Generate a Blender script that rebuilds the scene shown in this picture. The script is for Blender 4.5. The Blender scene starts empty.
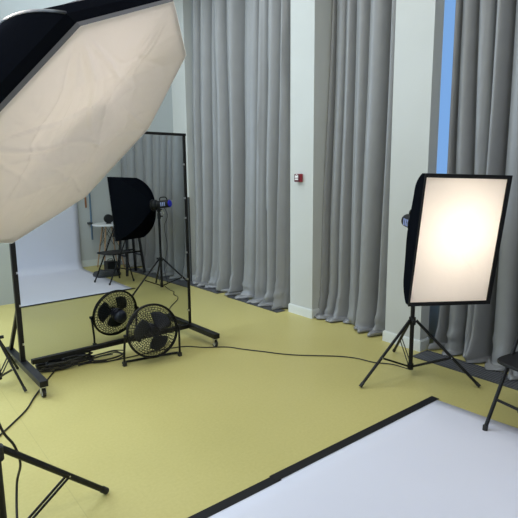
import bpy, bmesh, math, random
from mathutils import Vector, Matrix, noise
C = bpy.context.scene.collection
sc = bpy.context.scene
PI = math.pi

# ------------------------------------------------------------------ camera
F_PX, PITCH, ROLL, HEAD = 497.24, 0.16548, -0.00915, math.radians(38.5)
cam_d = bpy.data.cameras.new('camera'); cam = bpy.data.objects.new('camera', cam_d); C.objects.link(cam)
cam_d.sensor_width = 36; cam_d.lens = 36 * F_PX / 518; cam_d.clip_start = .05
def _cam():
    fwd = Vector((0, math.cos(PITCH), -math.sin(PITCH))); up = Vector((0, math.sin(PITCH), math.cos(PITCH))); r = Vector((1, 0, 0))
    c, s = math.cos(ROLL), math.sin(ROLL)
    r2 = c * r + s * up; u2 = -s * r + c * up
    R = Matrix.Rotation(-HEAD, 3, 'Z')
    r2, u2, b = R @ r2, R @ u2, R @ (-fwd)
    m = Matrix((r2, u2, b)).transposed().to_4x4(); m.translation = Vector((0, 0, 1.5))
    return m
cam.matrix_world = _cam(); sc.camera = cam

# ------------------------------------------------------------------ exposure, sky, lights
sc.view_settings.view_transform = 'Standard'; sc.view_settings.look = 'None'
sc.view_settings.gamma = 1; sc.view_settings.use_curve_mapping = False
sc.view_settings.exposure = -0.3
w = bpy.data.worlds.new('world'); sc.world = w; w.use_nodes = True
bgn = w.node_tree.nodes['Background']; bgn.inputs[0].default_value = (.24, .48, .92, 1); bgn.inputs[1].default_value = 1.3

CEIL_Z = 4.2
LIGHT_POS = [(x, y) for y in (0.3, 2.4, 4.4, 5.9) for x in (-1.8, 0.2, 2.2)]
def light(name, kind, loc, power, color, **kw):
    d = bpy.data.lights.new(name, kind); d.energy = power; d.color = color
    for k, v in kw.items(): setattr(d, k, v)
    o = bpy.data.objects.new(name, d); C.objects.link(o); o.location = loc
    return o
for i, (x, y) in enumerate(LIGHT_POS):
    light('ceiling_lamp_light', 'AREA', (x, y, CEIL_Z - .1), {.3: 16, 2.4: 20, 4.4: 30, 5.9: 16}[y], (1, .985, .95) if y < 4 else (.86, .94, 1), shape='RECTANGLE', size=1.2, size_y=.6)
# added cool lamp at an unseen left-wall window, tints the curtain folds
o = light('window_daylight', 'AREA', (-2.95, 4.3, 2.4), 60, (.62, .8, 1), shape='RECTANGLE', size=2.4, size_y=1.9)
o.rotation_euler = (0, -PI / 2, 0)
o = light('window_daylight', 'AREA', (-.9, 6.44, 2.5), 150, (.72, .86, 1), shape='RECTANGLE', size=2.2, size_y=2.2)  # second added lamp, cool side light from the back wall to model the folds
o.rotation_euler = (-PI / 2, 0, 0)

# ------------------------------------------------------------------ materials
MATS = {}
def mat(name, col, rough=.6, metal=0., bump=0, bscale=40, var=0, vscale=3, spec=.5, sheen=0, coat=0, trans=0, stretch=None):
    if name in MATS: return MATS[name]
    m = bpy.data.materials.new(name); m.use_nodes = True; nt = m.node_tree; b = nt.nodes['Principled BSDF']
    b.inputs['Base Color'].default_value = (*col, 1); b.inputs['Roughness'].default_value = rough
    b.inputs['Metallic'].default_value = metal; b.inputs['Specular IOR Level'].default_value = spec
    if sheen: b.inputs['Sheen Weight'].default_value = sheen
    if coat: b.inputs['Coat Weight'].default_value = coat
    tc = nt.nodes.new('ShaderNodeTexCoord'); mp = nt.nodes.new('ShaderNodeMapping'); nt.links.new(tc.outputs['Object'], mp.inputs[0])
    if stretch: mp.inputs['Scale'].default_value = stretch
    if var:
        n = nt.nodes.new('ShaderNodeTexNoise'); n.inputs['Scale'].default_value = vscale; n.inputs['Detail'].default_value = 5
        nt.links.new(mp.outputs[0], n.inputs[0])
        r = nt.nodes.new('ShaderNodeMapRange'); r.inputs[1].default_value = .3; r.inputs[2].default_value = .7
        r.inputs[3].default_value = 1 - var; r.inputs[4].default_value = 1 + var
        nt.links.new(n.outputs['Fac'], r.inputs[0])
        x = nt.nodes.new('ShaderNodeMix'); x.data_type = 'RGBA'; x.blend_type = 'MULTIPLY'; x.inputs[0].default_value = 1
        x.inputs[6].default_value = (*col, 1); nt.links.new(r.outputs[0], x.inputs[7]); nt.links.new(x.outputs[2], b.inputs['Base Color'])
    if bump:
        n2 = nt.nodes.new('ShaderNodeTexNoise'); n2.inputs['Scale'].default_value = bscale; n2.inputs['Detail'].default_value = 3
        nt.links.new(mp.outputs[0], n2.inputs[0])
        bp = nt.nodes.new('ShaderNodeBump'); bp.inputs['Strength'].default_value = bump; bp.inputs['Distance'].default_value = .01
        nt.links.new(n2.outputs['Fac'], bp.inputs['Height']); nt.links.new(bp.outputs[0], b.inputs['Normal'])
    if trans:
        t = nt.nodes.new('ShaderNodeBsdfTranslucent'); t.inputs[0].default_value = (*col, 1)
        mx = nt.nodes.new('ShaderNodeMixShader'); mx.inputs[0].default_value = trans
        nt.links.new(b.outputs[0], mx.inputs[1]); nt.links.new(t.outputs[0], mx.inputs[2])
        nt.links.new(mx.outputs[0], nt.nodes['Material Output'].inputs[0])
    MATS[name] = m; return m
M_wall = mat('wall_paint', (.55, .565, .55), .7, bump=.08, bscale=60, var=.015)
M_wallb = mat('back_wall_paint', (.42, .46, .475), .7, bump=.08, bscale=60, var=.015)
M_ceil = mat('ceiling_paint', (.75, .75, .74), .8)
M_trim = mat('trim_paint', (.72, .75, .74), .45)
M_curt = mat('grey_curtain_cloth', (.265, .270, .277), .42, bump=.06, bscale=300, var=.04, vscale=6, spec=.75, trans=.05)
M_lining = mat('violet_lining', (.45, .46, .6), .7)
M_grille = mat('dark_grille', (.08, .085, .095), .5, metal=.2)
M_grille2 = mat('grille_bars', (.17, .175, .19), .5, metal=.3)
M_black = mat('black_metal', (.007, .007, .008), .42, spec=.3)
M_blackm = mat('matte_black_plastic', (.010, .011, .013), .5, spec=.3)
M_dark = mat('dark_grey_paint', (.05, .055, .06), .6)
M_navy = mat('black_softbox_cloth', (.005, .006, .009), .7, bump=.2, bscale=9, spec=.0)
M_greyband = mat('grey_edging', (.13, .13, .15), .8)
M_silver = mat('silver_lining', (.85, .85, .86), .45, metal=.1)
M_lining_dim = mat('grey_silver_lining', (.42, .42, .42), .5)
M_steel = mat('bright_steel', (.6, .6, .62), .3, metal=1)
M_rubber = mat('black_rubber', (.02, .02, .02), .7)
M_cable = mat('black_cable', (.012, .012, .012), .45)
M_blue = mat('blue_plastic', (.02, .02, .55), .35)
M_bluegrey = mat('blue_grey_plastic', (.10, .17, .25), .5)
M_blade = mat('fan_blade', (.02, .024, .035), .35)
M_wood = mat('pale_wood', (.42, .27, .15), .5, var=.15, vscale=20, stretch=(1, 1, .1))
M_brown = mat('brown_wood', (.33, .14, .06), .6)
M_whitetop = mat('white_laminate', (.75, .77, .8), .35)
M_red = mat('red_plastic', (.30, .008, .022), .35)
M_white = mat('white_label', (.8, .8, .8), .5)
M_paper = mat('white_backdrop_paper', (.70, .71, .81), .75, var=.012, vscale=1.5)
M_tape = mat('black_tape', (.008, .008, .009), .6, spec=.25)
M_lit = mat('lamp_diffuser', (.9, .9, .9), .5)
M_diff_r = None
def floor_mat():
    m = bpy.data.materials.new('yellow_linoleum'); m.use_nodes = True; nt = m.node_tree; b = nt.nodes['Principled BSDF']
    b.inputs['Roughness'].default_value = .42; b.inputs['Specular IOR Level'].default_value = .35
    tc = nt.nodes.new('ShaderNodeTexCoord')
    def noise_(s, d, det=5):
        n = nt.nodes.new('ShaderNodeTexNoise'); n.inputs['Scale'].default_value = s; n.inputs['Detail'].default_value = det
        nt.links.new(tc.outputs['Object'], n.inputs[0]); return n
    n1 = noise_(1.6, 0); n2 = noise_(60, 0, 8)
    cr = nt.nodes.new('ShaderNodeValToRGB')
    cr.color_ramp.elements[0].position = .3; cr.color_ramp.elements[0].color = (.50, .44, .155, 1)
    cr.color_ramp.elements[1].position = .7; cr.color_ramp.elements[1].color = (.57, .505, .195, 1)
    mx = nt.nodes.new('ShaderNodeMath'); mx.operation = 'MULTIPLY_ADD'; mx.inputs[1].default_value = .55
    nt.links.new(n2.outputs['Fac'], mx.inputs[0])
    ml = nt.nodes.new('ShaderNodeMath'); ml.operation = 'MULTIPLY'; ml.inputs[1].default_value = .45
    nt.links.new(n1.outputs['Fac'], ml.inputs[0]); nt.links.new(ml.outputs[0], mx.inputs[2]); nt.links.new(mx.outputs[0], cr.inputs[0])
    # welded sheet seams every 2 m along the room
    sx = nt.nodes.new('ShaderNodeSeparateXYZ'); nt.links.new(tc.outputs['Object'], sx.inputs[0])
    a = nt.nodes.new('ShaderNodeMath'); a.operation = 'ADD'; a.inputs[1].default_value = 24 - .64; nt.links.new(sx.outputs[0], a.inputs[0])
    mo = nt.nodes.new('ShaderNodeMath'); mo.operation = 'PINGPONG'; mo.inputs[1].default_value = 3.0; nt.links.new(a.outputs[0], mo.inputs[0])
    lt = nt.nodes.new('ShaderNodeMath'); lt.operation = 'LESS_THAN'; lt.inputs[1].default_value = .0022; nt.links.new(mo.outputs[0], lt.inputs[0])
    sf = nt.nodes.new('ShaderNodeMath'); sf.operation = 'MULTIPLY'; sf.inputs[1].default_value = .17; nt.links.new(lt.outputs[0], sf.inputs[0])
    mi = nt.nodes.new('ShaderNodeMix'); mi.data_type = 'RGBA'; nt.links.new(sf.outputs[0], mi.inputs[0])
    nt.links.new(cr.outputs[0], mi.inputs[6]); mi.inputs[7].default_value = (.2, .17, .06, 1); nt.links.new(mi.outputs[2], b.inputs['Base Color'])
    r = nt.nodes.new('ShaderNodeMapRange'); r.inputs[3].default_value = .33; r.inputs[4].default_value = .52; nt.links.new(n1.outputs['Fac'], r.inputs[0])
    nt.links.new(r.outputs[0], b.inputs['Roughness'])
    return m
M_floor = floor_mat()
def mirror_mat():
    m = bpy.data.materials.new('mirror_glass'); m.use_nodes = True; nt = m.node_tree; nt.nodes.remove(nt.nodes['Principled BSDF'])
    g = nt.nodes.new('ShaderNodeBsdfGlossy'); g.inputs['Color'].default_value = (.66, .70, .69, 1); g.inputs['Roughness'].default_value = 0.004
    nt.links.new(g.outputs[0], nt.nodes['Material Output'].inputs[0]); return m
M_mirror = mirror_mat()
def diffuser_mat(name, col, tcol, strength=.5, bump=.25):
    m = bpy.data.materials.new(name); m.use_nodes = True; nt = m.node_tree; nt.nodes.remove(nt.nodes['Principled BSDF'])
    d = nt.nodes.new('ShaderNodeBsdfDiffuse'); d.inputs[0].default_value = (*col, 1)
    t = nt.nodes.new('ShaderNodeBsdfTranslucent'); t.inputs[0].default_value = (*tcol, 1)
    mx = nt.nodes.new('ShaderNodeMixShader'); mx.inputs[0].default_value = strength
    tc = nt.nodes.new('ShaderNodeTexCoord'); n = nt.nodes.new('ShaderNodeTexNoise'); n.inputs['Scale'].default_value = 9; n.inputs['Detail'].default_value = 2
    n.inputs['Distortion'].default_value = .6
    nt.links.new(tc.outputs['Object'], n.inputs[0]); bp = nt.nodes.new('ShaderNodeBump'); bp.inputs['Strength'].default_value = bump; bp.inputs['Distance'].default_value = .03
    nt.links.new(n.outputs['Fac'], bp.inputs['Height']); nt.links.new(bp.outputs[0], d.inputs['Normal']); nt.links.new(bp.outputs[0], t.inputs['Normal'])
    nt.links.new(d.outputs[0], mx.inputs[1]); nt.links.new(t.outputs[0], mx.inputs[2]); nt.links.new(mx.outputs[0], nt.nodes['Material Output'].inputs[0]); return m
M_diff_big = diffuser_mat('octabox_diffuser_cloth', (.80, .77, .74), (.9, .86, .82))
M_diff_small = diffuser_mat('softbox_diffuser_cloth', (.80, .77, .74), (.92, .88, .83), bump=.12)
def glass_mat():
    m = bpy.data.materials.new('window_glass'); m.use_nodes = True; b = m.node_tree.nodes['Principled BSDF']
    b.inputs['Transmission Weight'].default_value = 1; b.inputs['Roughness'].default_value = 0; b.inputs['IOR'].default_value = 1.02; return m
M_glass = glass_mat()

# ------------------------------------------------------------------ mesh helpers
def box(bm, lo, hi, M=None):
    c = [(a + b) / 2 for a, b in zip(lo, hi)]; s = [abs(b - a) for a, b in zip(lo, hi)]
    m = Matrix.Translation(c) @ Matrix.Diagonal((*s, 1))
    if M is not None: m = M @ m
    bmesh.ops.create_cube(bm, size=1, matrix=m); return bm
def frame_from(axis):
    axis = Vector(axis).normalized(); h = Vector((0, 0, 1)) if abs(axis.z) < .95 else Vector((1, 0, 0))
    x = h.cross(axis).normalized(); return x, axis.cross(x).normalized(), axis
def tube(bm, pts, r, n=8, closed=False, cap=True):
    pts = [Vector(p) for p in pts]; N = len(pts); rings = []
    rs = r if isinstance(r, (list, tuple)) else [r] * N
    prev = None
    for i, p in enumerate(pts):
        if closed: t = pts[(i + 1) % N] - pts[i - 1]
        else: t = pts[min(i + 1, N - 1)] - pts[max(i - 1, 0)]
        if t.length < 1e-9: t = Vector((0, 0, 1))
        t.normalize()
        if prev is None: x, y, _ = frame_from(t)
        else:
            x = prev - t * prev.dot(t)
            if x.length < 1e-6: x, _, _ = frame_from(t)
            x.normalize(); y = t.cross(x)
        prev = x
        rings.append([bm.verts.new(p + rs[i] * (math.cos(2 * PI * k / n) * x + math.sin(2 * PI * k / n) * y)) for k in range(n)])
    for i in range(N if closed else N - 1):
        a, b = rings[i], rings[(i + 1) % N]
        off = 0
        if closed and i == N - 1:
            off = min(range(n), key=lambda o: (a[0].co - b[o].co).length)
        for k in range(n):
            try: bm.faces.new((a[k], a[(k + 1) % n], b[(k + 1 + off) % n], b[(k + off) % n]))
            except ValueError: pass
    if cap and not closed:
        bm.faces.new(rings[0][::-1]); bm.faces.new(rings[-1])
    return bm
def cyl(bm, a, b, r, n=16): return tube(bm, [a, b], r, n)
def bar(bm, a, b, w_, h_, up=(0, 0, 1)):
    a, b = Vector(a), Vector(b); t = (b - a); L = t.length; t.normalize(); up = Vector(up)
    x = t.cross(up).normalized(); z = x.cross(t).normalized()
    m = Matrix((t, x, z)).transposed().to_4x4(); m.translation = (a + b) / 2
    return box(bm, (-L / 2, -w_ / 2, -h_ / 2), (L / 2, w_ / 2, h_ / 2), m)
def ball(bm, c, r, sc_=(1, 1, 1), n=12):
    bmesh.ops.create_uvsphere(bm, u_segments=n, v_segments=n // 2 + 2, radius=r, matrix=Matrix.Translation(c) @ Matrix.Diagonal((*sc_, 1)))
    return bm
def smooth_pts(pts, n=8):
    pts = [Vector(p) for p in pts]; P = [pts[0]] + pts + [pts[-1]]; out = []
    for i in range(1, len(P) - 2):
        for k in range(n):
            t = k / n; a, b, c, d = P[i - 1:i + 3]
            out.append(.5 * ((2 * b) + (c - a) * t + (2 * a - 5 * b + 4 * c - d) * t * t + (3 * b - a - 3 * c + d) * t ** 3))
    out.append(pts[-1]); return out
def obj(name, bm, m, parent=None, smooth=False, bevel=0, label=None):
    me = bpy.data.meshes.new(name)
    bmesh.ops.recalc_face_normals(bm, faces=bm.faces)
    if parent is not None:
        bmesh.ops.translate(bm, vec=-world_loc(parent), verts=bm.verts)
    bm.to_mesh(me); bm.free(); o = bpy.data.objects.new(name, me); C.objects.link(o)
    me.materials.append(m)
    if smooth: 
        for p in me.polygons: p.use_smooth = True
    if parent is not None: o.parent = parent
    if bevel:
        b = o.modifiers.new('bevel', 'BEVEL'); b.width = bevel; b.segments = 2; b.limit_method = 'ANGLE'
    if label: o['label'] = label
    return o
def world_loc(o):
    v = Vector((0, 0, 0))
    while o is not None: v += Vector(o.location); o = o.parent
    return v
def empty(name, label, cat, loc, group=None):
    o = bpy.data.objects.new(name, None); C.objects.link(o); o.location = loc; o.empty_display_size = .1
    o['label'] = label; o['category'] = cat
    if group: o['group'] = group
    return o
def tag(o, label, cat, group=None, kind=None):
    o['label'] = label; o['category'] = cat
    if group: o['group'] = group
    if kind: o['kind'] = kind
    return o
def struct(name, bm, m, label=None, **k):
    o = obj(name, bm, m, **k); o['kind'] = 'structure'; o['category'] = name.split('_')[0]
    o['label'] = label or name.replace('_', ' '); return o
NB = bmesh.new

# ------------------------------------------------------------------ room shell
X0, X1, Y0, Y1 = -3.0, 3.98, -.38, 6.5
struct('floor', box(NB(), (X0 - .1, -2.3, -.1), (X1 + .25, Y1 + .2, 0)), M_floor, 'yellow-green linoleum floor with faint welded seams')
struct('ceiling', box(NB(), (X0 - .1, -2.3, CEIL_Z), (X1 + .25, Y1 + .2, CEIL_Z + .1)), M_ceil, 'white ceiling above the studio')
bm = NB()
for lo, hi in (((X0 - .1, Y1, 0), (-2.05, Y1 + .2, CEIL_Z)), ((.25, Y1, 0), (X1 + .25, Y1 + .2, CEIL_Z)), ((-2.05, Y1, 0), (.25, Y1 + .2, 1.35)), ((-2.05, Y1, 3.65), (.25, Y1 + .2, CEIL_Z))): box(bm, lo, hi)
struct('wall_back', bm, M_wallb, 'pale grey wall behind the rolling mirror')
bm = NB()
for lo, hi in (((X0 - .2, -2.3, 0), (X0, 2.8, CEIL_Z)), ((X0 - .2, 5.8, 0), (X0, Y1, CEIL_Z)), ((X0 - .2, 2.8, 0), (X0, 5.8, 1.2)), ((X0 - .2, 2.8, 3.6), (X0, 5.8, CEIL_Z))): box(bm, lo, hi)
struct('wall_left', bm, M_wall, 'pale wall with one tall window, left of the photographer')
bm = NB()
for lo, hi in (((.68, Y0 - .15, 0), (X1 + .25, Y0, CEIL_Z)), ((.68 - .15, -2.3, 0), (.68, Y0, CEIL_Z))): box(bm, lo, hi)
struct('wall_front', bm, M_wall, 'pale wall behind the white paper sweep')
struct('wall_entrance', box(NB(), (X0 - .1, -2.45, 0), (.68, -2.3, CEIL_Z)), M_wall, 'pale wall behind the photographer')
# window wall with three openings behind the curtains
OPEN = [(4.12, 6.05), (2.82, 3.56), (.1, 2.64)]
bm = NB()
ys = [Y0 - .15, .1, 2.64, 2.82, 3.56, 4.12, 6.05, Y1 + .1]
for a, b in ((ys[0], ys[1]), (ys[2], ys[3]), (ys[4], ys[5]), (ys[6], ys[7])): box(bm, (X1, a, 0), (X1 + .2, b, CEIL_Z))
box(bm, (3.745, 2.645, 0), (X1, 2.70, CEIL_Z))
for a, b in OPEN:
    box(bm, (X1, a, 0), (X1 + .2, b, .4)); box(bm, (X1, a, 3.9), (X1 + .2, b, CEIL_Z))
struct('wall_right', bm, M_wall, 'window wall behind the grey curtains')
def window(n, a, b, x, z0, z1, label):
    f = NB()
    for yy in (a, b): box(f, (x + .08, yy - .03, z0), (x + .14, yy + .03, z1))
    for zz in (z0, z1): box(f, (x + .08, a, zz - .03), (x + .14, b, zz + .03))
    m_ = (a + b) / 2; box(f, (x + .085, m_ - .025, z0), (x + .135, m_ + .025, z1))
    g = NB(); box(g, (x + .105, a + .03, z0 + .03), (x + .115, b - .03, z1 - .03))
    o = struct('window_%d' % n, g, M_glass, label)
    fo = obj('window_frame', f, M_trim, o)
for i, (a, b) in enumerate(OPEN): window(i + 1, a, b, X1, .4, 3.9, ['tall window behind the far curtain', 'narrow window behind the middle curtain', 'wide window behind the near curtain'][i])
window(4, 2.8, 5.8, X0 - .22, 1.2, 3.6, 'window of the left wall')  # out of view, added to go with the cool lamp on this side
fb = NB(); gb = NB(); box(gb, (-2.03, Y1 + .12, 1.37), (.23, Y1 + .13, 3.63))
for lo, hi in (((-2.05, Y1 + .09, 1.35), (-1.99, Y1 + .15, 3.65)), ((.19, Y1 + .09, 1.35), (.25, Y1 + .15, 3.65)), ((-.93, Y1 + .09, 1.35), (-.87, Y1 + .15, 3.65)), ((-2.05, Y1 + .09, 1.35), (.25, Y1 + .15, 1.41)), ((-2.05, Y1 + .09, 3.59), (.25, Y1 + .15, 3.65))): box(fb, lo, hi)
o = struct('window_5', gb, M_glass, 'window in the back wall, left of the mirror'); obj('window_frame', fb, M_trim, o)  # out of view, added to go with the side light on the curtains
# pillars
def pillar(n, ya, yb, label, XP=X1):
    struct('trim_%d' % n, box(NB(), (3.62, ya, 0), (XP, yb, CEIL_Z)), M_wall, label)
    b = NB(); box(b, (3.605, ya - .014, 0), (XP - .002, yb + .014, .088)); box(b, (3.61, ya - .009, .088), (XP - .002, yb + .009, .096))
    struct('baseboard_pillar_%d' % n, b, M_trim, 'white baseboard around ' + label)
pillar(1, 3.655, 4.0, 'white pillar carrying the red call point')
pillar(2, 2.345, 2.71, 'white pillar behind the lit rectangular softbox', 3.745)
pillar(3, 6.12, 6.5, 'grey-white pier in the far corner beside the mirror')
struct('trim_4', box(NB(), (3.600, 6.104, 0), (3.619, 6.49, 1.215)), M_dark, 'dark grey panel low on the corner pier')
struct('trim_5', box(NB(), (.3, 6.45, 0), (1.37, 6.499, CEIL_Z)), M_wallb, 'shallow pale wall panel at the left end')
struct('baseboard_front', box(NB(), (.69, Y0, 0), (3.9, Y0 + .015, .11)), M_trim, 'white baseboard behind the paper sweep')
# curtain track
for (a, b), nm in zip(((4.02, 6.18), (2.73, 3.64), (-.2, 2.32)), ('far', 'middle', 'near')):
    struct('trim_track_' + nm, box(NB(), (3.80, a, 4.12), (3.86, b, 4.16)), M_trim, nm + ' curtain track on the ceiling')

# ------------------------------------------------------------------ curtains
def curtain(name, Ya, Yb, ridges, X, amp, seed, label, Ya_top=None, Yb_top=None, drift=.03, puddle=.12):
    """ridges = positions (metres) of the fold crests that face the room"""
    rnd = random.Random(seed); bm = NB()
    ridges = sorted(ridges); crest = [Ya - .02] + ridges + [Yb + .02]
    dr = [rnd.uniform(-1, 1) * drift for _ in crest]; am = [rnd.uniform(.7, 1.25) for _ in crest]; sk = [rnd.uniform(.35, .65) for _ in crest]
    n = int((Yb - Ya) / .011); 
    zs = [4.12, 3.9, 3.6, 3.2, 2.8, 2.4, 2.0, 1.7, 1.4, 1.15, .95, .78, .64, .52, .42, .34, .27, .21, .16, .12, .085, .055, .03]
    rows = []
    for iz, z in enumerate(zs):
        t = 1 - z / 4.12; row = []
        for i in range(n + 1):
            u = i / n; ya = Ya + ((Ya_top if Ya_top is not None else Ya) - Ya) * (1 - t); yb = Yb + ((Yb_top if Yb_top is not None else Yb) - Yb) * (1 - t)
            y0 = Ya + (Yb - Ya) * u
            # phase by crest
            k = 0
            cr = [c + d * (t - .5) * 2 for c, d in zip(crest, dr)]
            while k < len(cr) - 2 and y0 > cr[k + 1]: k += 1
            f = (y0 - cr[k]) / max(1e-4, cr[k + 1] - cr[k]); f = max(0, min(1, f))
            g = f / (2 * sk[k]) if f < sk[k] else .5 + (f - sk[k]) / (2 * (1 - sk[k]))
            wv = .5 + .5 * math.cos(2 * PI * g); wv = .65 * abs(math.cos(PI * g)) ** .8 + .35 * wv
            wid = min(1.25, .35 + .65 * (crest[k + 1] - crest[k]) / .2)
            a = amp * (am[k] * (1 - f) + am[k + 1] * f) * (.7 + .4 * t) * wid
            x = X + amp * .5 - a * wv
            x += noise.noise(Vector((y0 * 2.2 + seed, z * .5, seed))) * .02 + noise.noise(Vector((y0 * 16 + seed, z * .6, seed))) * .007
            x = min(x, 3.972)
            y = ya + (yb - ya) * u + noise.noise(Vector((y0 * 3, z * .45 + 7, seed))) * .03 + (.018 * am[k]) * math.sin(2 * PI * f)
            zz = z
            if z < .45:
                q = 1 - z / .45
                x -= q * q * (.05 + .05 * noise.noise(Vector((y0 * 5 + 3, 1.7, seed)))) 
                y += q * q * .05 * noise.noise(Vector((y0 * 6 + 9, 4.7, seed)))
                x += q * .05 * noise.noise(Vector((y0 * 8, z * 15, seed)))
                zz = z + q * .035 * noise.noise(Vector((y0 * 10, z * 10, seed + 2)))
            row.append(bm.verts.new((x, y, max(.012, zz))))
        rows.append(row)
    # lying hem on the floor
    for j, s in enumerate((.02, .045, .07, .09, .1)):
        row = []
        for i in range(n + 1):
            v = rows[len(zs) - 1][i].co; y0 = v.y
            L = puddle * (.5 + 1.5 * noise.noise(Vector((y0 * 5, 3.3, seed))))
            k = s / .1
            hz = .014 + max(0, .035 * math.sin(k * PI) * (.6 + 1.5 * noise.noise(Vector((y0 * 9, k * 2, seed + 5)))))
            if j == 4: hz = .012
            row.append(bm.verts.new((v.x - L * k + .02 * noise.noise(Vector((y0 * 14, k * 3, seed))), v.y + .03 * k * noise.noise(Vector((y0 * 8, 9, seed))), hz)))
        rows.append(row)
    for a, b in zip(rows, rows[1:]):
        for i in range(n): bm.faces.new((a[i], a[i + 1], b[i + 1], b[i]))
    o = obj(name, bm, M_curt, smooth=True)
    s = o.modifiers.new('solid', 'SOLIDIFY'); s.thickness = .003; s.offset = 0
    return tag(o, label, 'curtain')
curtain('curtain', 4.03, 6.10, [4.13, 4.40, 4.58, 4.82, 5.1, 5.36, 5.52, 5.74, 5.98], 3.76, .21, 3, 'wide grey curtain between the corner and the pillar with the red call point', drift=.05)
curtain('curtain', 2.725, 3.648, [2.84, 3.04, 3.25, 3.41, 3.54], 3.825, .19, 11, 'narrow grey curtain between the two white pillars', drift=.04)
curtain('curtain', -.3, 2.30, [-.15, .1, .3, .52, .72, .95, 1.15, 1.34, 1.55, 1.74, 1.93, 2.04, 2.19], 3.84, .20, 23, 'grey curtain behind the lit rectangular softbox, nearest the camera', drift=.05)

# ------------------------------------------------------------------ floor grilles
def grille(x0, x1, y0, y1, label):
    r = empty('floor_grille', label, 'grille', (x0, y0, 0), 'dark floor grilles along the window wall')
    obj('grille_bed', box(NB(), (x0, y0, .0005), (x1, y1, .003)), M_grille, r)
    b = NB(); n = int((y1 - y0) / .022)
    for i in range(n):
        y = y0 + .01 + i * .022; box(b, (x0 + .012, y, .003), (x1 - .012, y + .009, .0065))
    obj('grille_bars', b, M_grille2, r)
    f = NB(); 
    for lo, hi in (((x0, y0, .003), (x0 + .01, y1, .0075)), ((x1 - .01, y0, .003), (x1, y1, .0075)), ((x0, y0, .003), (x1, y0 + .01, .0075)), ((x0, y1 - .01, .003), (x1, y1, .0075))): box(f, lo, hi)
    obj('grille_rim', f, M_grille, r)
grille(3.475, 3.70, 5.25, 6.16, 'dark floor grille under the wide curtain, at its corner end')
grille(3.475, 3.60, 4.06, 5.02, 'dark floor grille under the wide curtain, beside the call-point pillar')
grille(3.455, 3.68, .35, 2.31, 'dark floor grille behind the softbox stand and folding chair')

# ------------------------------------------------------------------ manual call point
r = empty('fire_call_point', 'small red fire call point with white face on the white pillar', 'alarm', (3.62, 3.86, 1.43))
obj('housing', box(NB(), (3.575, 3.805, 1.434), (3.62, 3.885, 1.518)), M_red, r, bevel=.006)
obj('front_frame', box(NB(), (3.568, 3.808, 1.437), (3.576, 3.882, 1.515)), mat('dark_red', (.10, .008, .02), .4), r, bevel=.002)
b = NB(); box(b, (3.565, 3.822, 1.478), (3.569, 3.868, 1.500)); tube(b, [(3.567, 3.845 + .016 * math.cos(t), 1.497 + .014 * math.sin(t)) for t in [i * PI / 8 for i in range(9)]], .003, 6)
box(b, (3.565, 3.822, 1.456), (3.569, 3.868, 1.470))
obj('face_plate', b, M_white, r)

# ------------------------------------------------------------------ paper sweep
PX0, PX1, PY = .78, 2.885, 1.76
r = empty('paper_backdrop', 'white paper backdrop sweeping down from its roll onto the floor', 'backdrop', ((PX0 + PX1) / 2, .3, 0))
bm = NB(); prof = [(PY, .0025)] + [(PY - (i + 1) * .14, .0025 + .0) for i in range(10)]
yb = -.29; R_ = .13
yl = prof[-1][0]
prof += [(yb + R_ + (yl - yb - R_) * .5, .0025)]
for i in range(13):
    a = i / 12 * PI / 2; prof.append((yb + R_ - R_ * math.sin(a), .0025 + R_ - R_ * math.cos(a)))
prof += [(yb, z) for z in (.6, 1, 1.5, 2, 2.5, 2.75)]
rows = []
for (y, z) in prof: rows.append([bm.verts.new((PX0 + (PX1 - PX0) * i / 24 + .05 * (PY - y), y, z + (.002 * noise.noise(Vector((i * .4, y * 3, 0))) if z < .01 and .0 < y < PY - .1 else 0))) for i in range(25)])
for a, b_ in zip(rows, rows[1:]):
    for i in range(24): bm.faces.new((a[i], a[i + 1], b_[i + 1], b_[i]))
o = obj('paper_sheet', bm, M_paper, r, smooth=True); s = o.modifiers.new('solid', 'SOLIDIFY'); s.thickness = .0012; s.offset = 0
obj('paper_roll', cyl(NB(), (PX0 + .08, yb - .035, 2.78), (PX1 + .12, yb - .035, 2.78), .047, 24), M_paper, r, smooth=False)
obj('roller_tube', cyl(NB(), (PX0 + .02, yb - .035, 2.78), (PX1 + .18, yb - .035, 2.78), .02, 16), M_wood, r)
for x in (PX0 + .04, PX1 + .16):
    b = NB(); box(b, (x - .012, Y0 + .001, 2.68), (x + .012, Y0 + .02, 2.88)); box(b, (x - .012, Y0 + .02, 2.745), (x + .012, yb - .01, 2.765))
    obj('roller_bracket', b, M_black, r)
# black tape along its front edge (two overlapping runs)
def tape(xa, xb, ya, yb_, z, label):
    b = NB(); bm_pts = [(xa, ya - .028), (xb, yb_ - .028), (xb, yb_ + .028), (xa, ya + .028)]
    lo = [b.verts.new((x, y, z)) for x, y in bm_pts]; hi = [b.verts.new((x, y, z + .0012)) for x, y in bm_pts]
    b.faces.new(lo[::-1]); b.faces.new(hi)
    for i in range(4): b.faces.new((lo[i], lo[(i + 1) % 4], hi[(i + 1) % 4], hi[i]))
    return tag(obj('tape_strip', b, M_tape), label, 'tape')
tape(1.46, 2.91, 1.742, 1.745, .0046, 'long black tape strip on the paper edge nearer the softbox')
tape(.75, 1.49, 1.735, 1.735, .0034, 'shorter black tape strip on the paper edge nearer the camera')

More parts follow.
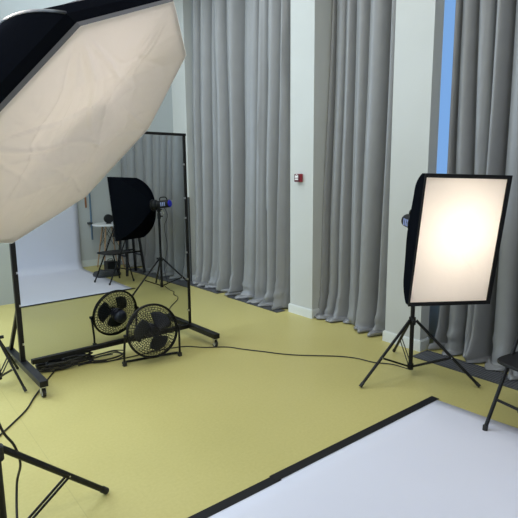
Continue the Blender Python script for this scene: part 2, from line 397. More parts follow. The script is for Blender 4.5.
# ------------------------------------------------------------------ rolling mirror
mt = math.radians(1.38); md = Vector((math.cos(mt), math.sin(mt), 0)); mn = Vector((-math.sin(mt), math.cos(mt), 0))   # mn points behind
R0 = Vector((2.323, 3.982, 0)); L0 = R0 - md * 1.487
r = empty('rolling_mirror', 'large rolling mirror in a black frame on caster feet', 'mirror', (R0 + L0) / 2)
MM = Matrix((md, mn, Vector((0, 0, 1)))).transposed().to_4x4(); MM.translation = L0
W_ = 1.487
obj('mirror_glass', box(NB(), (.012, 0, .118), (W_ - .012, .004, 1.862), MM), M_mirror, r)
obj('back_board', box(NB(), (.012, .0045, .118), (W_ - .012, .016, 1.862), MM), M_dark, r)
for x, w2 in ((0, .018), (W_, .0135)):
    p = obj('post', box(NB(), (x - w2, -.006, .125), (x + w2, .026, 1.872), MM), M_black, r, bevel=.002)
    for z in (.25, .55, .8, 1.12, 1.3, 1.6): obj('clip', box(NB(), (x + (-.02 if x > 1 else .005), -.010, z), (x + (-.008 if x > 1 else .017), -.006, z + .016), MM), M_steel, p)
obj('top_rail', box(NB(), (-.02, -.008, 1.857), (W_ + .018, .028, 1.88), MM), M_black, r, bevel=.002)
obj('bottom_rail', box(NB(), (.06, -.02, .085), (W_ - .01, .03, .122), MM), M_black, r, bevel=.002)
for x, yf in ((0, -.50), (W_, -.445)):
    beam = obj('foot_beam', box(NB(), (x - .028, yf, .082), (x + .028, .44, .126), MM), M_black, r, bevel=.003)
    obj('brace', bar(NB(), MM @ Vector((x, .36, .12)), MM @ Vector((x, .03, .52)), .025, .025), M_black, r)
    for yy in (yf + .035, .405):
        b = NB(); c0 = MM @ Vector((x, yy, .031)); a0 = md * .011
        cyl(b, c0 - a0, c0 + a0, .031, 20); obj('caster_wheel', b, M_rubber, beam); b = NB(); cyl(b, c0 - a0 * 1.08, c0 + a0 * 1.08, .02, 16); obj('wheel_disc', b, M_trim, beam)
        b = NB()
        for s_ in (-1, 1): box(b, (x + s_ * .016 - .0015, yy - .014, .025), (x + s_ * .016 + .0015, yy + .018, .074), MM)
        box(b, (x - .018, yy - .016, .072), (x + .018, yy + .02, .082), MM); cyl(b, c0 - a0 * 1.8, c0 + a0 * 1.8, .006, 10)
        obj('caster_fork', b, M_steel, beam)

# ------------------------------------------------------------------ floor fan
def ring(bm, c, x, y, R, r, n=48, seg=6): return tube(bm, [c + R * (math.cos(2 * PI * i / n) * x + math.sin(2 * PI * i / n) * y) for i in range(n)], r, seg, closed=True)
fc = Vector((1.752, 3.60, .262))
ax = Vector((-.05, -.97, .16)).normalized()       # facing direction
fx = Vector((1, -.05, 0)); fx = (fx - ax * fx.dot(ax)).normalized(); fy = fx.cross(ax); fy = -fy if fy.z < 0 else fy
r = empty('floor_fan', 'black metal floor fan with round wire cage in front of the mirror', 'fan', (fc.x, fc.y, 0))
RF = .215
def grill(front):
    b = NB(); s = 1 if front else -1; dep = .06 if front else .10
    off = lambda q: ax * s * dep * (1 - (q / RF) ** 3.0)
    for k in range(1, 13):
        q = RF * k / 12.5
        ring(b, fc + off(q), fx, fy, q, .0018, 48, 4)
    n = 44
    for i in range(n):
        a = 2 * PI * i / n; pts = []
        for j in range(7):
            q = .035 + (RF - .035) * j / 6; aa = a + s * .35 * (j / 6) * 0
            pts.append(fc + off(q) + q * (math.cos(aa) * fx + math.sin(aa) * fy))
        tube(b, pts, .0020, 4)
    return b
obj('front_grille', grill(True), M_black, r); obj('rear_grille', grill(False), M_black, r)
b = NB(); ring(b, fc, fx, fy, RF, .008, 56, 8); ring(b, fc - ax * .02, fx, fy, RF, .006, 56, 8); obj('cage_rim', b, M_black, r, smooth=True)
b = NB(); cyl(b, fc + ax * .052, fc + ax * .06, .036, 24); obj('front_badge', b, M_black, r, bevel=.003)
b = NB(); tube(b, [fc - ax * .01, fc - ax * .075, fc - ax * .12, fc - ax * .15], [.052, .06, .058, .035], 20); obj('motor', b, mat('motor_blue_black', (.018, .02, .045), .4), r, smooth=True)
b = NB(); tube(b, [fc + ax * .03, fc + ax * .035, fc + ax * .005], [.012, .032, .038], 20); hub = obj('blade_hub', b, M_blade, r, smooth=True)
for k in range(3):
    a0 = math.radians(33 + k * 120); b = NB(); grid = []
    for j in range(7):
        q = .035 + .130 * j / 6; wdt = math.radians(26 + 22 * math.sin(j / 6 * PI * .75)); row = []
        for i in range(8):
            v = i / 7; aa = a0 + (v - .5) * 2 * wdt * .9 + .35 * j / 6
            qq = q - (.02 * (2 * v - 1) ** 2 if j == 6 else 0)
            row.append(b.verts.new(fc + qq * (math.cos(aa) * fx + math.sin(aa) * fy) + ax * (.012 + (.5 - v) * .045)))
        grid.append(row)
    for g1, g2 in zip(grid, grid[1:]):
        for i in range(7): b.faces.new((g1[i], g1[i + 1], g2[i + 1], g2[i]))
    o = obj('blade', b, M_blade, r, smooth=True); s = o.modifiers.new('solid', 'SOLIDIFY'); s.thickness = .003
hd = Vector((.981, -.192, 0)); bk = Vector((.192, .981, 0))
fl = Vector((1.518, 3.655, .0)); fr = Vector((1.975, 3.572, .0))
pl = fc - fx * (RF + .018); prr = fc + fx * (RF + .018)
b = NB()
for foot, piv in ((fl, pl), (fr, prr)):
    tube(b, smooth_pts([piv, Vector((foot.x, foot.y, .2)) * .5 + Vector((piv.x, piv.y, .2)) * .5, Vector((foot.x, foot.y, .09)), Vector((foot.x, foot.y, .03)), foot + Vector((0, 0, .018)) + bk * .015, foot + Vector((0, 0, .012)) + bk * .05], 5), .0095, 8)
a_, c_ = fl + bk * .05 + Vector((0, 0, .012)), fr + bk * .05 + Vector((0, 0, .012))
tube(b, smooth_pts([a_, a_ + hd * .04 + bk * .015, c_ - hd * .04 + bk * .015, c_], 5), .0095, 8)
obj('stand', b, M_black, r, smooth=True)
for foot, piv in ((fl, pl), (fr, prr)):
    obj('foot_cap', box(NB(), foot - Vector((.014, .014, 0)), foot + Vector((.014, .016, .034))), M_rubber, r, bevel=.003)
    cc = piv; kn = NB(); d_ = fx if piv is prr else -fx; cyl(kn, piv - d_ * .010, piv + d_ * .012, .013, 14); obj('tilt_knob', kn, M_blackm, r)
# ------------------------------------------------------------------ tripod stands
def tripod(base, ang, rad, hubz, top, label, name='light_stand', cat='stand', tip=.011, low=.07, joint=.58, tube_r=.0125, top_r=.011):
    base = Vector(base); r = empty(name, label, cat, base)
    b = NB(); cyl(b, base + Vector((0, 0, low - .02)), base + Vector((0, 0, min(top, 1.0))), tube_r * 1.25, 16); obj('pole', b, M_black, r, smooth=False)
    if top > 1.0:
        obj('upper_pole', cyl(NB(), base + Vector((0, 0, 1.0)), base + Vector((0, 0, top)), top_r, 16), M_black, r)
        b = NB(); cyl(b, base + Vector((0, 0, .96)), base + Vector((0, 0, 1.03)), tube_r * 1.8, 16); cyl(b, base + Vector((.0, 0, .99)), base + Vector((.05, .01, .99)), .008, 8); obj('collar', b, M_blackm, r)
    b = NB(); cyl(b, base + Vector((0, 0, hubz - .035)), base + Vector((0, 0, hubz + .02)), tube_r * 2.0, 16); hub = obj('leg_hub', b, M_blackm, r)
    kb = NB(); a = math.radians(ang + 60); v = Vector((math.cos(a), math.sin(a), 0)); cyl(kb, base + v * .02 + Vector((0, 0, hubz)), base + v * .055 + Vector((0, 0, hubz)), .012, 10); obj('knob', kb, M_blackm, hub)
    b = NB(); cyl(b, base + Vector((0, 0, low - .025)), base + Vector((0, 0, low + .02)), tube_r * 1.8, 16); obj('brace_hub', b, M_blackm, r)
    for k in range(3):
        a = math.radians(ang + k * 120); v = Vector((math.cos(a), math.sin(a), 0)); s = Vector((-math.sin(a), math.cos(a), 0))
        p0 = base + v * .028 + Vector((0, 0, hubz)); p1 = base + v * rad + Vector((0, 0, .014))
        leg = obj('leg', cyl(NB(), p0, p1, tip, 12), M_black, r)
        obj('rubber_foot', cyl(NB(), p1 - (p1 - p0).normalized() * .03, p1 + (p1 - p0).normalized() * .004, tip * 1.18, 12), M_rubber, leg)
        j = p0 + (p1 - p0) * joint; b = NB()
        for sd in (-1, 1): bar(b, base + v * .02 + s * sd * .010 + Vector((0, 0, low)), j + s * sd * .010, .004, .012)
        obj('brace', b, M_black, r)
        obj('rivet', cyl(NB(), j - s * .014, j + s * .014, .004, 8), M_steel, leg)
    return r
tripod((3.124, 2.095, 0), 170.5, .485, .43, 1.07, 'black tripod light stand under the lit rectangular softbox')
tripod((.30, 2.03, 0), 16.2, .490, .457, 1.0, 'black tripod light stand in the lower left, under the octagonal softbox', tip=.0135, tube_r=.0155, joint=.59, low=.05)
tripod((.655, 3.90, 0), -67, .289, .36, 1.7, 'slim black tripod stand beside the left foot of the mirror', tip=.009, tube_r=.011)

# ------------------------------------------------------------------ softboxes
def shell(bm, rim, apex_c, ring_pts, nvec, lip, bulge, steps=12):
    """rim -> lip -> curved cloth panels -> speed ring.  nvec points out of the diffuser"""
    rows = [list(rim), [p - nvec * lip for p in rim]]
    for j in range(1, steps + 1):
        t = j / steps; row = []
        for p, q in zip(rows[1], ring_pts):
            a = p.lerp(q, t)
            # bulge away from the chord: outward from the axis and backwards
            ctr = apex_c + nvec * (a - apex_c).dot(nvec); out = a - ctr
            L = (p - q).length
            dirv = (out.normalized() * .72 - nvec * .7)
            row.append(a + dirv * (bulge * L * 4 * t * (1 - t)))
        rows.append(row)
    vs = [[bm.verts.new(p) for p in r_] for r_ in rows]; n = len(rim)
    for a, b_ in zip(vs, vs[1:]):
        for i in range(n): bm.faces.new((a[i], a[(i + 1) % n], b_[(i + 1) % n], b_[i]))
    return rows
def strobe(r, ctr, back, up, L=.27, scale=1.):
    """flash head: body along `back`, handle on top"""
    back = back.normalized(); side = back.cross(up).normalized(); up = side.cross(back).normalized(); s = scale
    obj('speed_ring', tube(NB(), [ctr, ctr + back * .02], .078 * s, 28), M_black, r)
    obj('reflector_ring', tube(NB(), [ctr + back * .02, ctr + back * .05, ctr + back * .07], [.068 * s, .068 * s, .05 * s], 28), M_blackm, r)
    body = obj('flash_body', tube(NB(), [ctr + back * .07, ctr + back * .08, ctr + back * (L - .02), ctr + back * L], [.042 * s, .05 * s, .05 * s, .048 * s], 24), M_blackm, r)
    obj('blue_end', tube(NB(), [ctr + back * (L - .002), ctr + back * (L + .008), ctr + back * (L + .014)], [.044 * s, .044 * s, .036 * s], 24), M_blue, body, label='blue rear cap')
    b = NB(); p = [ctr + back * .11 + up * .045 * s, ctr + back * .12 + up * .085 * s, ctr + back * (L - .05) + up * .085 * s, ctr + back * (L - .03) + up * .045 * s]
    tube(b, smooth_pts(p, 4), .008, 8); obj('handle', b, M_blackm, body)
    for k in range(3):
        for sd in (-1, 1):
            c = ctr + back * (.15 + k * .026) + side * sd * .0495 * s; b = NB()
            m = Matrix((back, side, up)).transposed().to_4x4(); m.translation = c
            box(b, (-.006, -.0025, -.025), (.006, .0025, .025), m)
            obj('stripe', b, mat('pale_blue_print', (.35, .42, .75), .5), body)
    return body, side, up
# --- rectangular softbox on the right
yaw, tilt, roll = -2.055, -.113, -.031; SW, SH = .572, .828
sc_c = Vector((2.894 - .0075 * .885, 1.623 + .0075 * .466, 1.083))
n_ = Vector((math.cos(yaw) * math.cos(tilt), math.sin(yaw) * math.cos(tilt), math.sin(tilt)))
rr_ = Vector((-math.sin(yaw), math.cos(yaw), 0)); uu = n_.cross(rr_)
r2 = math.cos(roll) * rr_ + math.sin(roll) * uu; u2 = -math.sin(roll) * rr_ + math.cos(roll) * uu
r = empty('rectangular_softbox', 'lit rectangular softbox on the black tripod, white diffuser towards the camera', 'softbox', sc_c - u2 * SH / 2)
def rect_pts(w_, h_, c, N=10):
    out = []; P = [(-w_, -h_), (w_, -h_), (w_, h_), (-w_, h_)]
    for k in range(4):
        a, b_ = P[k], P[(k + 1) % 4]
        for i in range(N): out.append(c + r2 * (a[0] + (b_[0] - a[0]) * i / N) + u2 * (a[1] + (b_[1] - a[1]) * i / N))
    return out
rim = rect_pts(SW / 2, SH / 2, sc_c)
dep = .44; apx = sc_c - n_ * dep
rg = []
for p in rim:
    v = p - sc_c; x, y = v.dot(r2) / (SW / 2), v.dot(u2) / (SH / 2); a = math.atan2(y, x); rg.append(apx + .078 * (math.cos(a) * r2 + math.sin(a) * u2))
b = NB(); shell(b, rim, apx, rg, n_, .040, .095)
o = obj('cloth_shell', b, M_navy, r, smooth=False); s = o.modifiers.new('solid', 'SOLIDIFY'); s.thickness = .004; s.offset = -1
o.data.materials.append(M_silver); s.material_offset = 0
rim2 = rect_pts(SW / 2 - .008, SH / 2 - .008, sc_c - n_ * .014); b = NB(); shell(b, rim2, apx + n_ * .012, [p + n_ * .012 for p in rg], n_, .028, .085); obj('silver_lining', b, M_lining_dim, r, label='silver inner lining')
b = NB()   # black hem frame around the diffuser
inn, outt = rect_pts(SW / 2 - .015, SH / 2 - .020, sc_c + n_ * .002 - r2 * .009), rect_pts(SW / 2 + .004, SH / 2 + .004, sc_c + n_ * .002)
for k in range(len(inn)):
    k2 = (k + 1) % len(inn); vs = [b.verts.new(q) for q in (inn[k], inn[k2], outt[k2], outt[k])]; b.faces.new(vs)
bmesh.ops.remove_doubles(b, verts=b.verts, dist=1e-5)
o = obj('hem', b, M_tape, r); s = o.modifiers.new('solid', 'SOLIDIFY'); s.thickness = .008; s.offset = 0
b = NB(); g = []
for i in range(31):
    row = []
    for j in range(45):
        x, y = (i / 30 - .5) * (SW - .03), (j / 44 - .5) * (SH - .03); e = max(0, (1 - (2 * x / SW) ** 4) * (1 - (2 * y / SH) ** 4))
        row.append(b.verts.new(sc_c + r2 * x + u2 * y - n_ * (.012 - .004 * noise.noise(Vector((x * 7, y * 5, 2))) * e)))
    g.append(row)
for a, c in zip(g, g[1:]):
    for j in range(44): b.faces.new((a[j], a[j + 1], c[j + 1], c[j]))
obj('diffuser', b, M_diff_small, r, smooth=True)
bod, sd_, up_ = strobe(r, apx, -n_, Vector((0, 0, 1)), .25)
b = NB(); pc = Vector((3.124, 2.095, 0)); cyl(b, Vector((pc.x, pc.y, 1.0)), Vector((pc.x, pc.y, 1.1)), .017, 12); box(b, Vector((pc.x - .018, pc.y - .018, 1.05)), Vector((pc.x + .018, pc.y + .018, 1.115)))
cyl(b, Vector((pc.x, pc.y, 1.075)) - sd_ * .03, Vector((pc.x, pc.y, 1.075)) + sd_ * .075, .008, 8); obj('mount_bracket', b, M_blackm, r)
obj('tilt_lever', cyl(NB(), Vector((pc.x, pc.y, 1.075)) + sd_ * .075, Vector((pc.x, pc.y, 1.02)) + sd_ * .12, .009, 8), mat('pale_knob', (.6, .6, .6), .5), r)
lp = light('softbox_bulb', 'POINT', apx + n_ * .12 + r2 * .03 + u2 * .06, 8.6, (1, .87, .72), shadow_soft_size=.05)
# --- big octagonal softbox upper left
OC = Vector((.7057553, 1.97873435, 1.66377878)); on = Vector((.53147877, -.51187259, -.67491983)).normalized(); OR = .6
V1 = Vector((.53, 1.46, 1.92)) - OC; ox = (V1 - on * V1.dot(on)).normalized(); oy = on.cross(ox)
# corner order must run V1 -> V2 (.92,1.62,2.10)
if (Vector((.92, 1.62, 2.10)) - OC).dot(oy) < 0: oy = -oy
def oct_pts(R, c, N=8):
    P = [c + R * (math.cos(k * PI / 4) * ox + math.sin(k * PI / 4) * oy) for k in range(8)]; out = []
    for k in range(8):
        for i in range(N): out.append(P[k].lerp(P[(k + 1) % 8], i / N))
    return out
r = empty('octagonal_softbox', 'huge octagonal softbox with crumpled cream diffuser filling the upper left', 'softbox', OC + on * .02)
rim = oct_pts(OR, OC); dep = .46; apx2 = OC - on * dep
rg = [apx2 + (p - OC).normalized() * .08 for p in rim]
b = NB(); shell(b, rim, apx2, rg, on, .05, .06)
o = obj('cloth_shell', b, M_navy, r); s = o.modifiers.new('solid', 'SOLIDIFY'); s.thickness = .004; s.offset = -1
o.data.materials.append(M_silver)
rim2 = oct_pts(OR - .012, OC - on * .006); b = NB(); shell(b, rim2, apx2 + on * .014, [p + on * .012 for p in rg], on, .046, .05); obj('silver_lining', b, M_silver, r, label='silver inner lining')
b = NB()
a1, a2 = oct_pts(OR + .003, OC + on * .003), oct_pts(OR + .005, OC - on * .010)
for k in range(64):
    k2 = (k + 1) % 64; b.faces.new([b.verts.new(q) for q in (a1[k], a1[k2], a2[k2], a2[k])])
bmesh.ops.remove_doubles(b, verts=b.verts, dist=1e-5)
o = obj('edging', b, M_greyband, r, label='grey edging band'); s = o.modifiers.new('solid', 'SOLIDIFY'); s.thickness = .003
# seams (ribs) along the panel joints
rws = None
for k in range(8):
    p = OC + OR * (math.cos(k * PI / 4) * ox + math.sin(k * PI / 4) * oy) - on * .05; q = apx2 + (p + on * .05 - OC).normalized() * .08
    pts = []
    for j in range(13):
        t = j / 12; a = p.lerp(q, t); ctr = apx2 + on * (a - apx2).dot(on); out = a - ctr
        pts.append(a + (out.normalized() * .72 - on * .7) * (.06 * (p - q).length * 4 * t * (1 - t) + .002))
    obj('rib', tube(NB(), pts, .005, 6), mat('grey_piping', (.035, .04, .055), .5), r, smooth=True)
b = NB(); nr, na = 72, 320; ctrv = None; g = []
def dsp(x, y):
    rr = math.hypot(x, y) / OR; a = math.atan2(y, x)
    w1 = (noise.noise(Vector((x * 2.2, y * 2.2, 1.5))) * .045 + noise.noise(Vector((x * 6, y * 2.5, 7))) * .010) * 1.6 * max(0, 1 - rr ** 3)
    # pulled creases fanning in from the corners
    w2 = 0
    for k, fan in ((0, (-38, -27, -14, -3, 9, 22, 34)), (1, (-30, -8, 16)), (7, (-20, 4, 28)), (4, (-15, 12)), (5, (-22, 6)), (3, (-10, 20))):
        cx, cy = OR * math.cos(k * PI / 4), OR * math.sin(k * PI / 4); dx, dy = x - cx, y - cy; dd = math.hypot(dx, dy) + 1e-6
        an = math.atan2(dy, dx) - (k * PI / 4 + PI); an = math.degrees((an + PI) % (2 * PI) - PI)
        for n_i, c in enumerate(fan):
            wd = .007 + .009 * dd; e = (an - c - 5 * noise.noise(Vector((dd * 2.5, k, n_i)))) * PI / 180 * dd
            w2 += (.015 if n_i % 2 else -.010) * (1 if k in (0, 1, 7) else .6) * math.exp(-(e / wd) ** 2) * min(1, dd * 9) * math.exp(-dd * (1.4 + n_i % 3)) * (1 - rr ** 10)
    w3 = (1 - abs(noise.noise(Vector((x * 5 + y * 3, y * 2.2, 4)))) * 2) ** 8 * .0035 * max(0, 1 - rr ** 6)
    return w1 + w2 + w3 + .012 * (1 - rr * rr)
for i in range(nr + 1):
    row = []
    for k in range(na if i else 1):
        a = 2 * PI * k / na; sector = (a % (PI / 4)) - PI / 8; edge = math.cos(PI / 8) / math.cos(sector); q = (OR + .004) * edge * i / nr
        x, y = q * math.cos(a), q * math.sin(a); row.append(b.verts.new(OC + ox * x + oy * y + on * (dsp(x / edge, y / edge) + .005)))
    g.append(row)
for k in range(na): b.faces.new((g[0][0], g[1][k], g[1][(k + 1) % na]))
for i in range(1, nr):
    for k in range(na): b.faces.new((g[i][k], g[i][(k + 1) % na], g[i + 1][(k + 1) % na], g[i + 1][k]))
obj('diffuser', b, M_diff_big, r, smooth=True)
bod, sd_, up_ = strobe(r, apx2, -on, Vector((0, 0, 1)), .3)
top = OC - on * .76
obj('offset_arm', tube(NB(), smooth_pts([(.30, 2.03, .99), (.29, 2.06, 1.04), (.21, 2.28, 1.24), (.20, 2.31, 1.32), (.285, 2.375, top.z - .1), top - Vector((0, 0, .05))], 4), .014, 12), M_black, r, smooth=True)
light('octabox_bulb', 'POINT', apx2 + on * .12 + ox * .28 + oy * .04, 12.0, (1, .90, .81), shadow_soft_size=.1)

# ------------------------------------------------------------------ folding chair
r = empty('folding_chair', 'black folding chair standing on the right edge of the paper', 'chair', (2.92, 1.14, 0))
FL, FR = Vector((2.744, 1.315, .012)), Vector((2.67, .985, .012)); BL, BR = Vector((3.13, 1.30, .012)), Vector((3.07, .93, .012))
def up_pt(p, q): return p + q
bkd = Vector((.93, -.14, 0)).normalized()
tops = []
for p in (FL, FR):
    a = p; b3 = p + bkd * .205 + Vector((0, 0, .41)); b4 = p + bkd * .40 + Vector((0, 0, .82)); tops.append(b4)
    lg = obj('front_leg', tube(NB(), [a, b3, b4], .011, 10), M_black, r); obj('foot_cap', cyl(NB(), a - Vector((0, 0, .012)), a + Vector((0, 0, .02)) + bkd * .004, .0145, 12), M_rubber, lg)
for p, f in ((BL, FL), (BR, FR)):
    inn_ = (BR - BL).normalized() * (.015 if p is BL else -.015)
    a = p + inn_; b3 = f + inn_ * 1.4 + bkd * .30 + Vector((0, 0, .40))
    lg = obj('rear_leg', cyl(NB(), a, b3, .010, 10), M_black, r); obj('foot_cap', cyl(NB(), a - Vector((0, 0, .012)), a + Vector((0, 0, .02)), .0135, 12), M_rubber, lg)
def P3(p, k): return p + bkd * .205 * k / .41 + Vector((0, 0, k))
obj('crossbar', cyl(NB(), P3(FL, .165), P3(FR, .165), .009, 10), M_black, r)
obj('crossbar', cyl(NB(), BL.lerp(FL + bkd * .30 + Vector((0, 0, .40)), .4), BR.lerp(FR + bkd * .30 + Vector((0, 0, .40)), .4), .009, 10), M_black, r)
b = NB(); cs = []; o0 = (FL + FR) / 2 + bkd * .045; wv = (FR - FL).normalized()
for i in range(32):
    t = 2 * PI * i / 32; cx = abs(math.cos(t)) ** .4 * math.copysign(1, math.cos(t)); sy = abs(math.sin(t)) ** .4 * math.copysign(1, math.sin(t))
    cs.append(o0 + bkd * (.18 + .195 * cx) + wv * (.183 * sy))
lo = [b.verts.new(p + Vector((0, 0, .404))) for p in cs]; hi = [b.verts.new(p + Vector((0, 0, .424))) for p in cs]
b.faces.new(lo[::-1]); b.faces.new(hi)
for i in range(32): b.faces.new((lo[i], lo[(i + 1) % 32], hi[(i + 1) % 32], hi[i]))
obj('seat', b, M_blackm, r, bevel=.006)
t1, t2 = tops
obj('top_tube', tube(NB(), smooth_pts([t1 - Vector((0, 0, .01)), t1 + Vector((0, 0, .03)) + wv * .03, t2 + Vector((0, 0, .03)) - wv * .03, t2 - Vector((0, 0, .01))], 5), .011, 10), M_black, r)
b = NB(); n0 = bkd * .03
for z0 in (0,):
    q = [t1 - Vector((0, 0, .2)) - bkd * .07, t2 - Vector((0, 0, .2)) - bkd * .07, t2 - Vector((0, 0, .03)) - bkd * .01, t1 - Vector((0, 0, .03)) - bkd * .01]
    lo = [b.verts.new(p) for p in q]; hi = [b.verts.new(p + bkd * .012) for p in q]; b.faces.new(lo); b.faces.new(hi[::-1])
    for i in range(4): b.faces.new((lo[i], lo[(i + 1) % 4], hi[(i + 1) % 4], hi[i]))
obj('backrest', b, M_blackm, r, bevel=.004)

# ------------------------------------------------------------------ bar stool, round table and small things by the wall (seen in the mirror)
def stool():
    c = Vector((3.375, .74, 0)); r = empty('bar_stool', 'tall black bar stool behind the folding chair, seen in the mirror', 'stool', c)
    obj('seat', tube(NB(), [c + Vector((0, 0, z)) for z in (.735, .742, .765, .772)], [.155, .17, .17, .15], 32), M_black, r)
    feet = []
    for sx, sy in ((1, 1), (-1, 1), (-1, -1), (1, -1)):
        p0 = c + Vector((sx * .09, sy * .09, .735)); p1 = c + Vector((sx * .15, sy * .15, .0)); feet.append((p0, p1)); obj('leg', bar(NB(), p0, p1, .034, .034), M_black, r)
    for k in range(4):
        h = .30 if k % 2 else .36; f = lambda pp: pp[1].lerp(pp[0], h / .735); obj('stretcher', bar(NB(), f(feet[k]), f(feet[(k + 1) % 4]), .02, .025), M_black, r)
stool()
def table():
    c = Vector((3.375, .0, 0)); r = empty('round_table', 'small round white table with wooden legs and black wire struts, by the wall', 'table', c)
    obj('tabletop', tube(NB(), [c + Vector((0, 0, z)) for z in (.715, .72, .738, .743)], [.25, .26, .26, .255], 48), M_whitetop, r)
    ft = []
    for k in range(4):
        a = math.radians(45 + 90 * k + 5); v = Vector((math.cos(a), math.sin(a), 0)); p0 = c + v * .11 + Vector((0, 0, .7)); p1 = c + v * .24; ft.append((p0, p1)); obj('leg', tube(NB(), [p0, p1], [.013, .010], 12), M_wood, r)
    b = NB()
    for k in range(4):
        a, d = ft[k], ft[(k + 1) % 4]; tube(b, [a[0], d[1].lerp(d[0], .5)], .004, 6); tube(b, [d[0], a[1].lerp(a[0], .5)], .004, 6)
    obj('wire_struts', b, M_black, r)
    s = Vector((3.37, .02, .743)); r2_ = empty('round_speaker', 'small round black device standing on the white table', 'speaker', s)
    f = Vector((-.25, 1, 0)).normalized()
    obj('body', tube(NB(), [s + Vector((0, 0, .082)) - f * .03, s + Vector((0, 0, .082)) - f * .02, s + Vector((0, 0, .082)) + f * .025, s + Vector((0, 0, .082)) + f * .03], [.06, .075, .075, .065], 28), M_blackm, r2_)
    obj('base', tube(NB(), [s + Vector((0, 0, .0)), s + Vector((0, 0, .012))], [.045, .04], 20), M_blackm, r2_)
table()
r = empty('backdrop_pull_rod', 'blue-grey rod hanging on the wall beside the paper sweep', 'rod', (3.21, -.30, .46))
obj('rod', cyl(NB(), (3.21, -.30, .46), (3.21, -.30, 2.6), .014, 10), M_bluegrey, r)
obj('rod_clip', box(NB(), (3.17, -.379, .72), (3.225, -.284, .755)), M_dark, r)
obj('rod_hook', box(NB(), (3.195, -.379, 2.55), (3.225, -.29, 2.61)), M_dark, r)
tag(obj('wooden_strip', box(NB(), (3.15, -.379, 1.0), (3.175, -.36, 2.3)), M_brown, bevel=.002), 'thin brown wooden strip fixed to the wall beside the blue-grey rod', 'strip')
def bag():
    b = NB(); c = Vector((3.02, .62, 0)); prev = None; rows = []
    for j, (s, z) in enumerate(((1, .003), (1.04, .03), (.96, .06), (.7, .075))):
        rows.append([b.verts.new(c + Vector((.19 * s * abs(math.cos(t)) ** .5 * math.copysign(1, math.cos(t)), .14 * s * abs(math.sin(t)) ** .5 * math.copysign(1, math.sin(t)), z + .012 * noise.noise(Vector((math.cos(t) * 2, math.sin(t) * 2, j)))))) for t in [2 * PI * i / 28 for i in range(28)]])
    for a, d in zip(rows, rows[1:]):
        for i in range(28): b.faces.new((a[i], a[(i + 1) % 28], d[(i + 1) % 28], d[i]))
    b.faces.new(rows[0][::-1]); b.faces.new(rows[-1])
    tag(obj('cloth_bag', b, mat('charcoal_cloth', (.05, .055, .06), .8), smooth=True), 'flat charcoal cloth bag on the floor behind the folding chair', 'bag')
bag()
r = empty('equipment_case', 'small black open case on the floor near the round table', 'case', (3.22, .33, 0))
obj('case_shell', box(NB(), (3.14, .25, 0), (3.30, .41, .17)), M_blackm, r, bevel=.01); obj('case_handle', tube(NB(), smooth_pts([(3.18, .33, .165), (3.185, .33, .2), (3.255, .33, .2), (3.26, .33, .165)], 4), .006, 8), M_black, r)

# ------------------------------------------------------------------ cables
def cable(pts, label, rad=.0045, group=None, name='power_cable', n=7):
    return tag(obj(name, tube(NB(), smooth_pts(pts, n), rad, 8), M_cable, smooth=True), label, 'cable', group)
z = .006
cable([(3.16, 2.09, .06), (3.20, 2.16, z), (3.18, 2.30, z), (3.103, 2.42, z), (3.067, 2.566, z), (2.994, 2.687, z), (2.883, 2.80, z), (2.754, 2.925, z), (2.66, 3.045, z), (2.569, 3.2, z), (2.47, 3.363, z), (2.40, 3.49, z), (2.24, 3.61, z), (2.12, 3.74, z), (1.9, 3.80, z), (1.6, 3.81, z), (1.42, 3.84, z)], 'long thin black cable crossing the floor from the softbox stand to the mirror')
cable([(1.45, 3.86, z), (1.30, 3.90, z), (1.15, 3.97, z), (1.07, 3.93, z), (.99, 3.82, z), (.907, 3.69, z), (.80, 3.52, z), (.70, 3.34, z), (.58, 3.19, z), (.47, 3.06, z), (.36, 2.9, z)], 'black cable curving round the front wheel of the mirror towards the camera', rad=.0055)
cable([(.27, 2.20, 1.15), (.28, 2.12, 1.0), (.30, 2.10, .8), (.34, 2.12, .52), (.39, 2.14, .40), (.41, 2.16, .30), (.40, 2.22, .18), (.37, 2.12, .06), (.37, 2.02, z), (.40, 1.92, z), (.3, 1.8, z)], 'black cable hanging down along the octagonal softbox stand', rad=.0055)
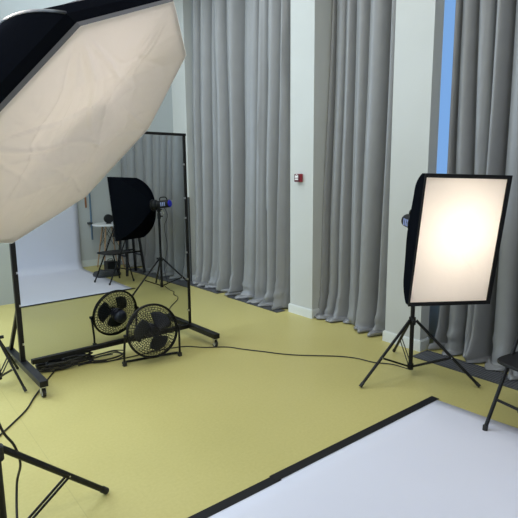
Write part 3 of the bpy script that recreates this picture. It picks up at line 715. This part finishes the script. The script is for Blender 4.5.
tubez = [(3.17, 2.14, 1.12), (3.19, 2.2, 1.0), (3.17, 2.14, .85), (3.19, 2.16, .6), (3.16, 2.12, .3), (3.19, 2.13, .1), (3.165, 2.10, .07)]
cable(tubez, 'thin black cable dangling from the flash head down the softbox tripod', rad=.0035)
rnd = random.Random(4)
def coil(c, R1, R2, turns, label, seed):
    rn = random.Random(seed); pts = []
    for i in range(int(turns * 9)):
        a = i / 9 * 2 * PI + seed; k = 1 + rn.uniform(-.16, .16)
        pts.append((c[0] + R1 * k * math.cos(a), c[1] + R2 * k * math.sin(a), .007 + .010 * (i // 9) + rn.uniform(0, .006)))
    cable(pts, label, .005, n=4)
coil((1.47, 3.90), .15, .07, 3.4, 'loose loops of black cable left of the floor fan', 1)
coil((1.17, 3.94), .18, .06, 7.5, 'tight heap of coiled black cable under the mirror rail', 5)
coil((1.04, 3.955), .11, .05, 6.2, 'small coil of black cable nearest the left end of the mirror rail', 9)
r = empty('power_strip', 'black power strip lying in the cable heap under the mirror', 'power strip', (1.15, 4.04, 0))
b = NB(); bar(b, (.95, 4.06, .022), (1.34, 4.05, .022), .055, .038); ps = obj('body', b, M_blackm, r, bevel=.006)
for k in range(4): obj('socket', cyl(NB(), (1.0 + k * .09, 4.055, .04), (1.0 + k * .09, 4.055, .044), .019, 16), M_black, r)

# ------------------------------------------------------------------ ceiling lamps
first = None
for i, (x, y) in enumerate(LIGHT_POS):
    lab = 'white ceiling light panel %s, row %s' % (['far from the curtains', 'mid room', 'near the curtains'][i % 3], ['above the paper backdrop', 'above the octagonal softbox', 'above the rolling mirror', 'along the back wall'][i // 3])
    if first is None:
        first = empty('ceiling_light', lab, 'ceiling light', (x, y, CEIL_Z), 'ceiling light panels')
        obj('housing', box(NB(), (x - .63, y - .33, CEIL_Z - .07), (x + .63, y + .33, CEIL_Z)), M_trim, first)
        obj('light_panel', box(NB(), (x - .6, y - .3, CEIL_Z - .08), (x + .6, y + .3, CEIL_Z - .07)), M_lit, first)
    else:
        c = first.copy(); C.objects.link(c); c.location = (x, y, CEIL_Z); c['label'] = lab
        for ch in list(first.children):
            d = ch.copy(); C.objects.link(d); d.parent = c
